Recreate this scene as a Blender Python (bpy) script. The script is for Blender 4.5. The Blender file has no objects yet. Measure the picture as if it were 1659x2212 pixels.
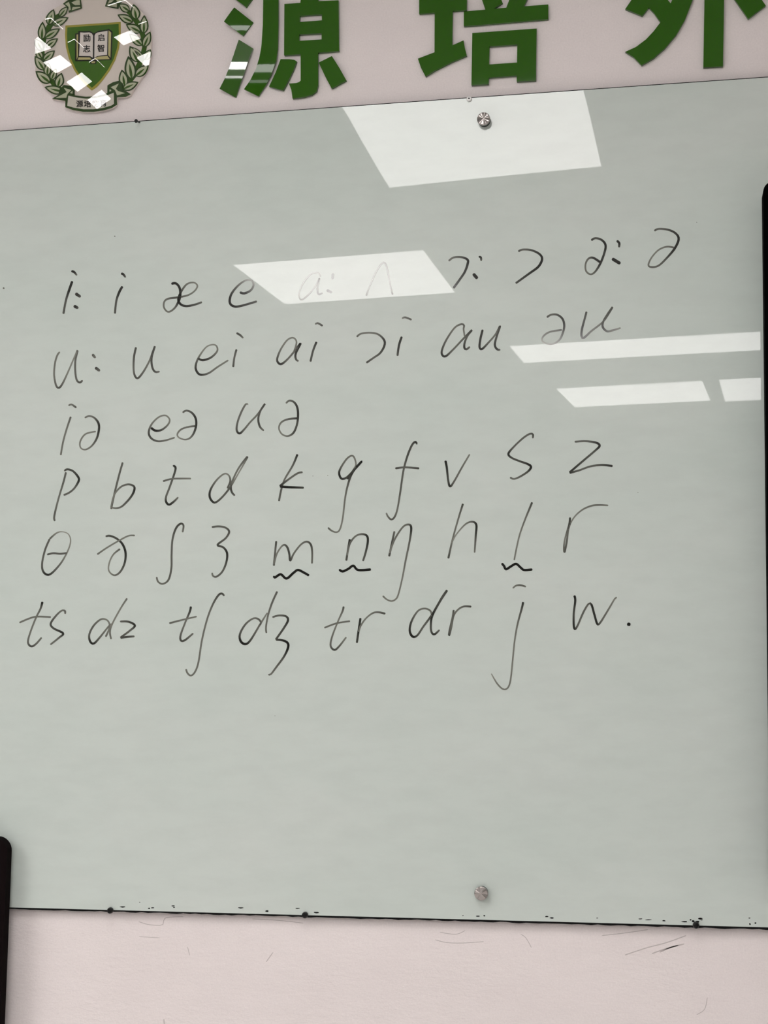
import bpy, bmesh, math, random
from mathutils import Vector, Matrix, geometry
C = bpy.context.scene.collection
SC = bpy.context.scene
rnd = random.Random(7)

# ------------------------------------------------------------------ camera
F_PX, CX, CY = 3400.0, 829.5, 1106.0          # focal length and centre in picture units
EYE = Vector((0.0, -2.29, 1.30))              # eye of a seated viewer, 2.29 m from the wall plane y = 0
def cam_axes(nx, ny, roll):
    n = Vector((nx, ny, F_PX)).normalized()
    up = Vector((math.sin(roll), -math.cos(roll), 0))
    up = (up - n * up.dot(n)).normalized()
    return n.cross(up), n, up                  # wall right / into wall / up in camera axes
AX = cam_axes(633, 270, -0.0212)
def to_world(v): return Vector((AX[0].dot(v), AX[1].dot(v), AX[2].dot(v)))
cd = bpy.data.cameras.new('camera'); cam = bpy.data.objects.new('camera', cd); C.objects.link(cam)
cd.sensor_fit = 'VERTICAL'; cd.sensor_height = 36.0; cd.lens = 36.0 * F_PX / 2212.0
cd.clip_start = 0.02
r_, u_, f_ = to_world(Vector((1, 0, 0))), to_world(Vector((0, -1, 0))), to_world(Vector((0, 0, 1)))
cam.matrix_world = Matrix(((r_.x, u_.x, -f_.x, EYE.x), (r_.y, u_.y, -f_.y, EYE.y), (r_.z, u_.z, -f_.z, EYE.z), (0, 0, 0, 1)))
SC.camera = cam

# ------------------------------------------------------------------ world, exposure, lamp strength
w = bpy.data.worlds.new('world'); SC.world = w; w.use_nodes = True
w.node_tree.nodes['Background'].inputs[0].default_value = (0.8, 0.85, 0.9, 1)
w.node_tree.nodes['Background'].inputs[1].default_value = 0.05
SC.view_settings.view_transform = 'Standard'; SC.view_settings.look = 'None'
SC.view_settings.exposure = 0.06; SC.view_settings.gamma = 1.0
PANEL_STRENGTH = 11.0

# ------------------------------------------------------------------ helpers
def W(px, py, y=0.0):
    """metres on the plane at depth y (y may be a function of x, z) for a measured position."""
    d = to_world(Vector((px - CX, py - CY, F_PX)))
    yy = -0.03 if callable(y) else y
    for _ in range(12 if callable(y) else 1):
        p = EYE + d * ((yy - EYE.y) / d.y)
        if callable(y): yy = y(p.x, p.z)
    if callable(y): p = EYE + d * ((yy - EYE.y) / d.y)
    return p

def nmat(name):
    m = bpy.data.materials.new(name); m.use_nodes = True
    nt = m.node_tree; return m, nt, nt.nodes['Principled BSDF']
def mat(name, col, rough=0.5, metal=0.0, ior=1.45, spec=0.5, emit=None, es=0.0):
    m, nt, b = nmat(name)
    b.inputs['Base Color'].default_value = (*col, 1); b.inputs['Roughness'].default_value = rough
    b.inputs['Metallic'].default_value = metal; b.inputs['IOR'].default_value = ior
    b.inputs['Specular IOR Level'].default_value = spec
    if emit: b.inputs['Emission Color'].default_value = (*emit, 1); b.inputs['Emission Strength'].default_value = es
    return m
def N(nt, t, **kw):
    n = nt.nodes.new(t)
    for k, v in kw.items(): setattr(n, k, v)
    return n
def noise(nt, scale, detail=4, rough=0.55, stretch=(1, 1, 1), rot=(0, 0, 0)):
    tc = N(nt, 'ShaderNodeTexCoord'); mp = N(nt, 'ShaderNodeMapping'); nz = N(nt, 'ShaderNodeTexNoise')
    mp.inputs['Scale'].default_value = stretch; mp.inputs['Rotation'].default_value = rot
    nz.inputs['Scale'].default_value = scale; nz.inputs['Detail'].default_value = detail; nz.inputs['Roughness'].default_value = rough
    nt.links.new(tc.outputs['Object'], mp.inputs[0]); nt.links.new(mp.outputs[0], nz.inputs['Vector'])
    return nz.outputs['Fac']
def ramp(nt, fac, stops):
    r = N(nt, 'ShaderNodeValToRGB'); e = r.color_ramp.elements
    while len(e) < len(stops): e.new(0.5)
    for k, (p, c) in zip(e, stops): k.position = p; k.color = (*c, 1) if len(c) == 3 else c
    nt.links.new(fac, r.inputs[0]); return r.outputs[0]

def link(name, bm, m, parent=None, smooth=False, loc=None):
    me = bpy.data.meshes.new(name); bm.to_mesh(me); bm.free()
    o = bpy.data.objects.new(name, me); C.objects.link(o)
    if m: me.materials.append(m)
    if smooth:
        for p in me.polygons: p.use_smooth = True
    if parent: o.parent = parent; o.matrix_parent_inverse = parent.matrix_world.inverted()
    return o
def empty(name, loc=(0, 0, 0), parent=None):
    o = bpy.data.objects.new(name, None); C.objects.link(o); o.location = loc
    o.empty_display_size = 0.05
    o.matrix_world = Matrix.Translation(loc)
    if parent: o.parent = parent; o.matrix_parent_inverse = parent.matrix_world.inverted()
    return o
def tag(o, label=None, cat=None, group=None, kind=None):
    if label: o['label'] = label
    if cat: o['category'] = cat
    if group: o['group'] = group
    if kind: o['kind'] = kind
    return o
def box(bm, a, b):
    v = [bm.verts.new((x, y, z)) for x in (a[0], b[0]) for y in (a[1], b[1]) for z in (a[2], b[2])]
    for f in ((0, 1, 3, 2), (4, 6, 7, 5), (0, 4, 5, 1), (2, 3, 7, 6), (0, 2, 6, 4), (1, 5, 7, 3)):
        bm.faces.new([v[i] for i in f])
def finish(bm): bmesh.ops.recalc_face_normals(bm, faces=bm.faces[:])
def slab(outer, holes, front, depth, cuts=0):
    """solid plate from outlines [(x, z)]; front(x, z) is the y of its face, depth its thickness."""
    bm = bmesh.new(); loops = [outer] + list(holes)
    flat = [p for l in loops for p in l]
    tri = geometry.tessellate_polygon([[Vector((p[0], p[1], 0)) for p in l] for l in loops])
    vf = [bm.verts.new((p[0], 0, p[1])) for p in flat]
    for t in tri:
        try: bm.faces.new([vf[i] for i in t])
        except ValueError: pass
    if cuts:
        for _ in range(cuts):
            es = [e for e in bm.edges if e.calc_length() > 0.006]
            if not es: break
            bmesh.ops.subdivide_edges(bm, edges=es, cuts=1)
            bmesh.ops.triangulate(bm, faces=[f for f in bm.faces if len(f.verts) > 3])
    fs = bm.faces[:]
    r = bmesh.ops.extrude_face_region(bm, geom=fs)
    newv = [g for g in r['geom'] if isinstance(g, bmesh.types.BMVert)]; ns = set(newv)
    for v in bm.verts:
        v.co.y = front(v.co.x, v.co.z) + (0 if v in ns else depth)
    finish(bm); return bm
def smooth_path(pts, step=2.2):
    """Catmull-Rom through (x, y, p) points, resampled."""
    if len(pts) == 2:
        a, b = pts; n = max(2, int(math.dist(a[:2], b[:2]) / step))
        return [tuple(a[k] + (b[k] - a[k]) * i / n for k in range(3)) for i in range(n + 1)]
    out = []; P = [pts[0]] + list(pts) + [pts[-1]]
    for i in range(1, len(P) - 2):
        p0, p1, p2, p3 = P[i - 1:i + 3]; n = max(2, int(math.dist(p1[:2], p2[:2]) / step))
        for s in range(n):
            t = s / n
            out.append(tuple(0.5 * (2 * p1[k] + (p2[k] - p0[k]) * t + (2 * p0[k] - 5 * p1[k] + 4 * p2[k] - p3[k]) * t * t
                                    + (3 * p1[k] - p0[k] - 3 * p2[k] + p3[k]) * t ** 3) for k in range(3)))
    out.append(tuple(pts[-1])); return out
def ribbon(bm, lay, path, width, surf, lift, thick=0.0003):
    """one pen stroke: path [(x, y, p)] in picture units laid on the surface as a thin film of ink."""
    n = len(path); rows = []
    for i, (x, y, p) in enumerate(path):
        a, b = path[max(0, i - 1)], path[min(n - 1, i + 1)]
        tx, ty = b[0] - a[0], b[1] - a[1]; l = math.hypot(tx, ty) or 1
        hw = width(p) / 2
        if i in (0, n - 1): hw *= 0.55
        rows.append((x, y, -ty / l * hw, tx / l * hw, p))
    ring = []
    for x, y, ox, oy, p in rows:
        q = []
        for s, up in ((1, 1), (-1, 1), (1, 0), (-1, 0)):
            c = W(x + ox * s, y + oy * s, surf)
            c.y -= (lift + thick) if up else 0.00002
            v = bm.verts.new(c); v[lay] = p; q.append(v)
        ring.append(q)
    for a, b in zip(ring, ring[1:]):
        bm.faces.new((a[0], a[1], b[1], b[0])); bm.faces.new((a[0], b[0], b[2], a[2])); bm.faces.new((a[1], a[3], b[3], b[1]))
    for q in (ring[0], ring[-1]): bm.faces.new((q[0], q[2], q[3], q[1]))
def parse(s):
    out = []; p = 6.0
    for tok in s.split():
        t = [float(v) for v in tok.split(',')]
        if len(t) > 2: p = t[2]
        out.append((t[0], t[1], p))
    return out

# ------------------------------------------------------------------ materials
def wall_mat():
    m, nt, b = nmat('painted_plaster')
    f = noise(nt, 3.2, 5, 0.6, (1, 1, 2.2)); c = ramp(nt, f, [(0.3, (0.825, 0.762, 0.752)), (0.7, (0.885, 0.822, 0.812))])
    f2 = noise(nt, 420, 2, 0.5); mx = N(nt, 'ShaderNodeMix', data_type='RGBA', blend_type='MULTIPLY')
    mx.inputs[0].default_value = 0.22; nt.links.new(c, mx.inputs[6]); nt.links.new(ramp(nt, f2, [(0.25, (0.72,) * 3), (0.7, (1,) * 3)]), mx.inputs[7])
    nt.links.new(mx.outputs[2], b.inputs['Base Color'])
    h1 = noise(nt, 24, 6, 0.68, (1, 1, 2.6), (0, 0.2, 0)); h2 = noise(nt, 160, 3, 0.6)
    ad = N(nt, 'ShaderNodeMath', operation='MULTIPLY_ADD'); ad.inputs[1].default_value = 0.12
    nt.links.new(h2, ad.inputs[0]); nt.links.new(h1, ad.inputs[2])
    bp = N(nt, 'ShaderNodeBump'); bp.inputs['Strength'].default_value = 0.7; bp.inputs['Distance'].default_value = 0.004
    tc = N(nt, 'ShaderNodeTexCoord'); sx = N(nt, 'ShaderNodeSeparateXYZ'); mr = N(nt, 'ShaderNodeMapRange')
    mr.inputs[1].default_value = 1.0; mr.inputs[2].default_value = 1.9; mr.inputs[3].default_value = 0.65; mr.inputs[4].default_value = 0.12
    nt.links.new(tc.outputs['Object'], sx.inputs[0]); nt.links.new(sx.outputs[2], mr.inputs[0]); nt.links.new(mr.outputs[0], bp.inputs['Strength'])
    nt.links.new(ad.outputs[0], bp.inputs['Height']); nt.links.new(bp.outputs[0], b.inputs['Normal'])
    b.inputs['Roughness'].default_value = 0.75; b.inputs['Specular IOR Level'].default_value = 0.25
    return m
def board_mat():
    m, nt, b = nmat('back_painted_glass')
    f = noise(nt, 2.3, 5, 0.55, (1, 1, 1.8)); c = ramp(nt, f, [(0.28, (0.575, 0.648, 0.605)), (0.55, (0.602, 0.665, 0.625)), (0.8, (0.635, 0.685, 0.65))])
    f2 = noise(nt, 16, 5, 0.6, (1, 1, 3.0), (0, 0.5, 0)); mx = N(nt, 'ShaderNodeMix', data_type='RGBA', blend_type='MULTIPLY')
    mx.inputs[0].default_value = 0.25; nt.links.new(c, mx.inputs[6]); nt.links.new(ramp(nt, f2, [(0.35, (0.86,) * 3), (0.6, (1,) * 3)]), mx.inputs[7])
    nt.links.new(mx.outputs[2], b.inputs['Base Color'])
    f3 = noise(nt, 9, 6, 0.7, (1, 1, 7), (0, 0.35, 0))
    nt.links.new(ramp(nt, f3, [(0.40, (0.008,) * 3), (0.62, (0.015,) * 3), (0.75, (0.045,) * 3)]), b.inputs['Roughness'])
    b.inputs['IOR'].default_value = 1.4
    return m
def ink_mat():
    m, nt, b = nmat('marker_ink')
    a = N(nt, 'ShaderNodeAttribute', attribute_name='ink_density')
    mr = N(nt, 'ShaderNodeMapRange'); mr.inputs[1].default_value = 0; mr.inputs[2].default_value = 9
    nt.links.new(a.outputs['Fac'], mr.inputs[0])
    c = ramp(nt, mr.outputs[0], [(0.05, (0.30, 0.31, 0.27)), (0.45, (0.19, 0.196, 0.17)), (0.7, (0.10, 0.104, 0.09)), (0.86, (0.035, 0.037, 0.032)), (1.0, (0.008, 0.009, 0.007))])
    nt.links.new(c, b.inputs['Base Color']); b.inputs['Roughness'].default_value = 0.08; b.inputs['IOR'].default_value = 1.62
    return m
M = {}
M['wall'] = wall_mat(); M['board'] = board_mat(); M['ink'] = ink_mat()
M['room'] = mat('room_paint', (0.78, 0.75, 0.73), 0.8, spec=0.2)
M['ceiling'] = mat('ceiling_tile', (0.72, 0.72, 0.71), 0.85, spec=0.2)
M['floor'] = mat('floor_tile', (0.68, 0.66, 0.64), 0.4)
M['black'] = mat('shade_and_chip_black', (0.006, 0.006, 0.006), 0.7, spec=0.15)
M['panel_black'] = mat('matte_black', (0.0012, 0.0012, 0.0012), 0.85, spec=0.02)
M['panel_brown'] = mat('matte_brown_black', (0.0065, 0.0040, 0.0042), 0.85, spec=0.05)
M['green'] = mat('green_acrylic', (0.027, 0.108, 0.0045), 0.06, ior=1.36)
M['green_bright'] = mat('glossy_green_acrylic', (0.027, 0.112, 0.0045), 0.05, ior=1.95)
M['white_plastic'] = mat('white_plastic', (0.85, 0.85, 0.83), 0.3)
M['frame'] = mat('white_frame', (0.75, 0.75, 0.74), 0.5)
M['glow'] = mat('light_diffuser', (0.8, 0.8, 0.8), 0.6, emit=(1.0, 0.966, 0.955), es=PANEL_STRENGTH)
M['dark_metal'] = mat('dark_metal', (0.02, 0.02, 0.02), 0.35, metal=0.6)
M['scuff'] = mat('scuff', (0.56, 0.51, 0.50), 0.9, spec=0.1)
def steel():
    m, nt, b = nmat('brushed_steel')
    b.inputs['Base Color'].default_value = (0.42, 0.39, 0.375, 1); b.inputs['Metallic'].default_value = 1
    b.inputs['Roughness'].default_value = 0.22; b.inputs['Anisotropic'].default_value = 1.0; b.inputs['Anisotropic Rotation'].default_value = 0.25
    tg = N(nt, 'ShaderNodeTangent', direction_type='RADIAL', axis='Y'); nt.links.new(tg.outputs[0], b.inputs['Tangent'])
    return m
M['steel'] = steel()

# ------------------------------------------------------------------ the room
X0, X1, YB, ZC = -13.2, 3.2, -13.0, 2.52
def struct(name, a, b, m):
    bm = bmesh.new(); box(bm, a, b); finish(bm)
    return tag(link(name, bm, m), kind='structure')
def wall_front():
    o = struct('wall_front', (X0 - 0.1, 0, -0.05), (X1 + 0.1, 0.12, ZC + 0.1), M['wall'])
    return o
wf = wall_front()
struct('floor', (X0, YB, -0.05), (X1, 0, 0.0), M['floor'])
struct('ceiling', (X0, YB, ZC), (X1, 0, ZC + 0.08), M['ceiling'])
struct('wall_left', (X0 - 0.1, YB, 0), (X0, 0, ZC), M['room'])
struct('wall_right', (X1, YB, 0), (X1 + 0.1, 0, ZC), M['room'])
struct('wall_back', (X0 - 0.1, YB - 0.1, 0), (X1 + 0.1, YB, ZC), M['room'])

# ------------------------------------------------------------------ ceiling light panels
def light_panel(x0, x1, y0, y1, rot, label, group='ceiling light panels'):
    cx, cy = (x0 + x1) / 2, -(y0 + y1) / 2; hx, hy = (x1 - x0) / 2, (y1 - y0) / 2
    t = empty('ceiling_light', (cx, cy, ZC)); tag(t, label, 'ceiling light', group)
    bm = bmesh.new(); fw = 0.022
    box(bm, (cx - hx - fw, cy - hy - fw, ZC - 0.0197), (cx + hx + fw, cy - hy, ZC - 0.001)); box(bm, (cx - hx - fw, cy + hy, ZC - 0.0197), (cx + hx + fw, cy + hy + fw, ZC - 0.001))
    box(bm, (cx - hx - fw, cy - hy, ZC - 0.0197), (cx - hx, cy + hy, ZC - 0.001)); box(bm, (cx + hx, cy - hy, ZC - 0.0197), (cx + hx + fw, cy + hy, ZC - 0.001))
    finish(bm); link('light_frame', bm, M['frame'], t)
    bm = bmesh.new(); box(bm, (cx - hx, cy - hy, ZC - 0.02), (cx + hx, cy + hy, ZC - 0.004)); finish(bm)
    link('diffuser', bm, M['glow'], t)
    t.rotation_euler.z = -rot
LIGHTS = [
    (-0.748, -0.184, 1.08, 1.793, -0.025, 'square ceiling light panel mirrored around the upper steel bolt of the board'),
    (-1.360, -0.744, 2.466, 3.083, -0.024, 'square ceiling light panel mirrored over the first row of writing'),
    (-0.646, 2.000, 4.070, 4.480, -0.046, 'long strip ceiling light panel mirrored under the second row of writing'),
    (-0.526, 0.164, 5.270, 5.912, -0.078, 'square ceiling light panel mirrored below the long strip light'),
    (0.237, 0.901, 5.209, 5.912, -0.067, 'square ceiling light panel mirrored against the black panel, below the long strip')]
for l in LIGHTS: light_panel(*l)
FAR = [(-12.379, 9.698, 'leftmost and highest'), (-12.379, 10.197, 'second in the left row'), (-12.379, 10.758, 'third in the left row'), (-12.379, 11.340, 'lowest, on the banner,'),
       (-10.092, 10.362, 'upper right'), (-10.092, 11.086, 'lower right')]
for x, y, s in FAR:
    light_panel(x, x + 0.591, y, y + 0.291, 0, s + ' of the small far light panels mirrored in the round emblem', 'far ceiling lights mirrored in the emblem')
for x, y in ((-2.8, 1.5), (-3.8, 1.5), (-3.35, 2.6), (-4.3, 2.6), (-5.2, 2.6), (-3.95, 3.9), (-4.9, 3.9), (-4.65, 5.3), (-5.6, 5.3)):  # unseen fill panels, added to brighten the board and front wall
    light_panel(x, x + 0.6, y, y + 0.6, 0, 'added unseen square fill panel on the ceiling, left of the picture', 'added fill lights left of the picture')

# ------------------------------------------------------------------ glass whiteboard
BW1 = [(0, 2, 0.827), (1, 1, -0.413), (2, 0, 0.199), (0, 3, 0.1), (1, 2, -0.828), (2, 1, 0.348), (3, 0, -0.106), (0, 4, -0.068), (1, 3, -0.683),
       (2, 2, 0.045), (3, 1, -0.007), (4, 0, -0.056), (0, 5, -0.086), (1, 4, -0.47), (2, 3, -0.026), (3, 2, -0.114), (4, 1, 0.017), (5, 0, -0.08)]
BW2 = [(0, 2, -0.295), (0, 3, -0.856), (1, 2, -0.745), (1, 3, 0.466), (2, 2, -0.18), (2, 3, 0.751), (3, 2, 0.014), (3, 3, 0.646)]
BOARD_Y = -0.0145
def board_y(x, z):                                # the pane is pulled slightly out of true by its bolts (a few millimetres)
    zz = min(max(z - 1.30, -0.42), 0.81); u = (min(max(x, -1.07), 0.17) + 0.45) / 0.6; v = (zz - 0.2) / 0.6; s = max(0.0, (zz - 0.62) / 0.18)
    return BOARD_Y + 0.001 * (sum(c * u ** i * v ** j for i, j, c in BW1) + sum(c * u ** i * s ** j for i, j, c in BW2))
BZ0, BZ1, BX0, BX1 = 0.8988, 2.1025, -1.42, 0.98
board = empty('glass_whiteboard', (-0.2, -0.01, 1.5))
tag(board, 'pale green glass writing board covered with six rows of handwritten phonetic symbols', 'whiteboard')
def glass_panel():
    bm = bmesh.new(); nx, nz = 150, 96
    g = [[bm.verts.new((BX0 + (BX1 - BX0) * i / nx, 0, BZ0 + (BZ1 - BZ0) * j / nz)) for i in range(nx + 1)] for j in range(nz + 1)]
    for row in g:
        for v in row: v.co.y = board_y(v.co.x, v.co.z)
    for j in range(nz):
        for i in range(nx):
            f = bm.faces.new((g[j][i], g[j][i + 1], g[j + 1][i + 1], g[j + 1][i])); f.smooth = True
    loop = [g[0][i] for i in range(nx + 1)] + [g[j][nx] for j in range(1, nz + 1)] + [g[nz][i] for i in range(nx - 1, -1, -1)] + [g[j][0] for j in range(nz - 1, 0, -1)]
    a = [bm.verts.new(v.co) for v in loop]; b = [bm.verts.new(v.co + Vector((0, 0.006, 0))) for v in loop]
    for k in range(len(loop)):
        bm.faces.new((a[k - 1], b[k - 1], b[k], a[k]))
    bm.faces.new(b)
    return link('glass_panel', bm, M['board'], board)
glass_panel()

def gap_strip(name, z, h, x0, x1, seedv, wob):  # black strip standing in for the shadow in the gap behind the pane
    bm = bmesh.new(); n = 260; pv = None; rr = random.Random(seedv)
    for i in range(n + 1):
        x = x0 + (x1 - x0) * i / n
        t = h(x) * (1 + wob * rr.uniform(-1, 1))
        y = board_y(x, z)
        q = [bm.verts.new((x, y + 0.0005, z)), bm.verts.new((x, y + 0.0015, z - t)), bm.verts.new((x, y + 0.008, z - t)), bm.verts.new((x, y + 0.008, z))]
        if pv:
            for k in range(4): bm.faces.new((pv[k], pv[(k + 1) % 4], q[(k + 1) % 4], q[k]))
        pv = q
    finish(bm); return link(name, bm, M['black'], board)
gap_strip('gap_shadow', BZ0, lambda x: 0.0026 + 0.0009 * (x + 1) / 1.2, BX0, BX1, 3, 0.25)['label'] = 'uneven black strip as gap shadow along the bottom edge'
gap_strip('gap_shadow', BZ1 + 0.0013, lambda x: 0.0013, BX0, BX1, 4, 0.08)['label'] = 'thin dark strip as gap shadow along the top edge'

# chips in the paint along the lower edge
def chips():
    for x, y, w_, h_ in ((265, 1959, 14, 3), (302, 1949, 3, 2), (322, 1962, 5, 3), (330, 1961, 9, 2.5), (374, 1957, 8, 3), (376, 1960, 5, 2), (520, 1961, 13, 3), (577, 1968, 8, 3.5),
                           (643, 1962, 10, 2), (683, 1971, 12, 3.5), (1000, 1978, 4, 2), (1033, 1979, 9, 2.5), (1046, 1978, 5, 3), (1181, 1980, 8, 3), (1192, 1983, 9, 3), (1290, 1983, 5, 2),
                           (1383, 1985, 10, 2.5), (1400, 1987, 16, 2), (1434, 1989, 9, 3), (1478, 1991, 15, 3), (1497, 1990, 6, 5), (1492, 1987, 4, 3), (1506, 1991, 11, 5), (1513, 1984, 9, 4),
                           (1516, 1987, 5, 2), (1619, 1983, 5, 2), (1620, 1996, 4, 4), (1632, 1994, 5, 3)):
        out = []
        for k in range(8):
            a = 2 * math.pi * k / 8; rr = rnd.uniform(0.7, 1.2) / 2
            p = W(x + math.cos(a) * w_ * rr, y + math.sin(a) * h_ * rr, board_y); out.append((p.x, p.z))
        bm = slab(out, [], lambda x, z: board_y(x, z) - 0.00025, 0.0002)
        link('paint_chip', bm, M['black'], board)
chips()

# standoff bolts
def revolve(bm, prof, c, n=40):
    """prof [(radius, y)] around the y axis through c."""
    rings = []
    for r, y in prof:
        rings.append([bm.verts.new((c.x + r * math.cos(2 * math.pi * k / n), c.y + y, c.z + r * math.sin(2 * math.pi * k / n))) for k in range(n)] if r > 1e-6
                     else [bm.verts.new((c.x, c.y + y, c.z))])
    for a, b in zip(rings, rings[1:]):
        for k in range(n):
            k2 = (k + 1) % n
            if len(a) == 1: bm.faces.new((a[0], b[k], b[k2]))
            elif len(b) == 1: bm.faces.new((a[k], b[0], a[k2]))
            else: bm.faces.new((a[k], b[k], b[k2], a[k2]))
    finish(bm)
for px, py, lab in ((1044, 255.5, 'brushed steel bolt at the top edge, inside the bright reflection'), (1038.5, 1931, 'brushed steel bolt above the bottom edge')):
    cp = W(px, py, -0.029); yb = board_y(cp.x, cp.z)
    bm = bmesh.new(); c = Vector((cp.x, 0, cp.z)); revolve(bm, [(0.0, yb - 0.0085), (0.0088, yb - 0.0085), (0.0088, -0.0002), (0.0, -0.0002)], c)
    b = link('standoff_bolt', bm, M['dark_metal'], board); b['label'] = lab
    bm = bmesh.new(); revolve(bm, [(0.0, yb - 0.0137), (0.0086, yb - 0.0132), (0.0096, yb - 0.0122), (0.0097, yb - 0.0085), (0.0, yb - 0.0085)], c, 44)
    for v in bm.verts:                             # lathe marks: the turned face falls away unevenly around its centre
        rr = math.hypot(v.co.x - c.x, v.co.z - c.z)
        if 0.008 < rr < 0.009: v.co.y += 0.0004 + 0.00045 * math.sin(5 * math.atan2(v.co.z - c.z, v.co.x - c.x) + px) * rnd.uniform(0.4, 1.0)
    cp_ = link('bolt_cap', bm, M['steel'], b)
    for p in cp_.data.polygons: p.use_smooth = False
    me = cp_.data; cen = c + Vector((0, yb - 0.0137, 0)); me.transform(Matrix.Translation(-cen)); cp_.matrix_parent_inverse = Matrix(); cp_.location = cen - b.matrix_world.translation - b.parent.matrix_world.translation * 0

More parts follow.
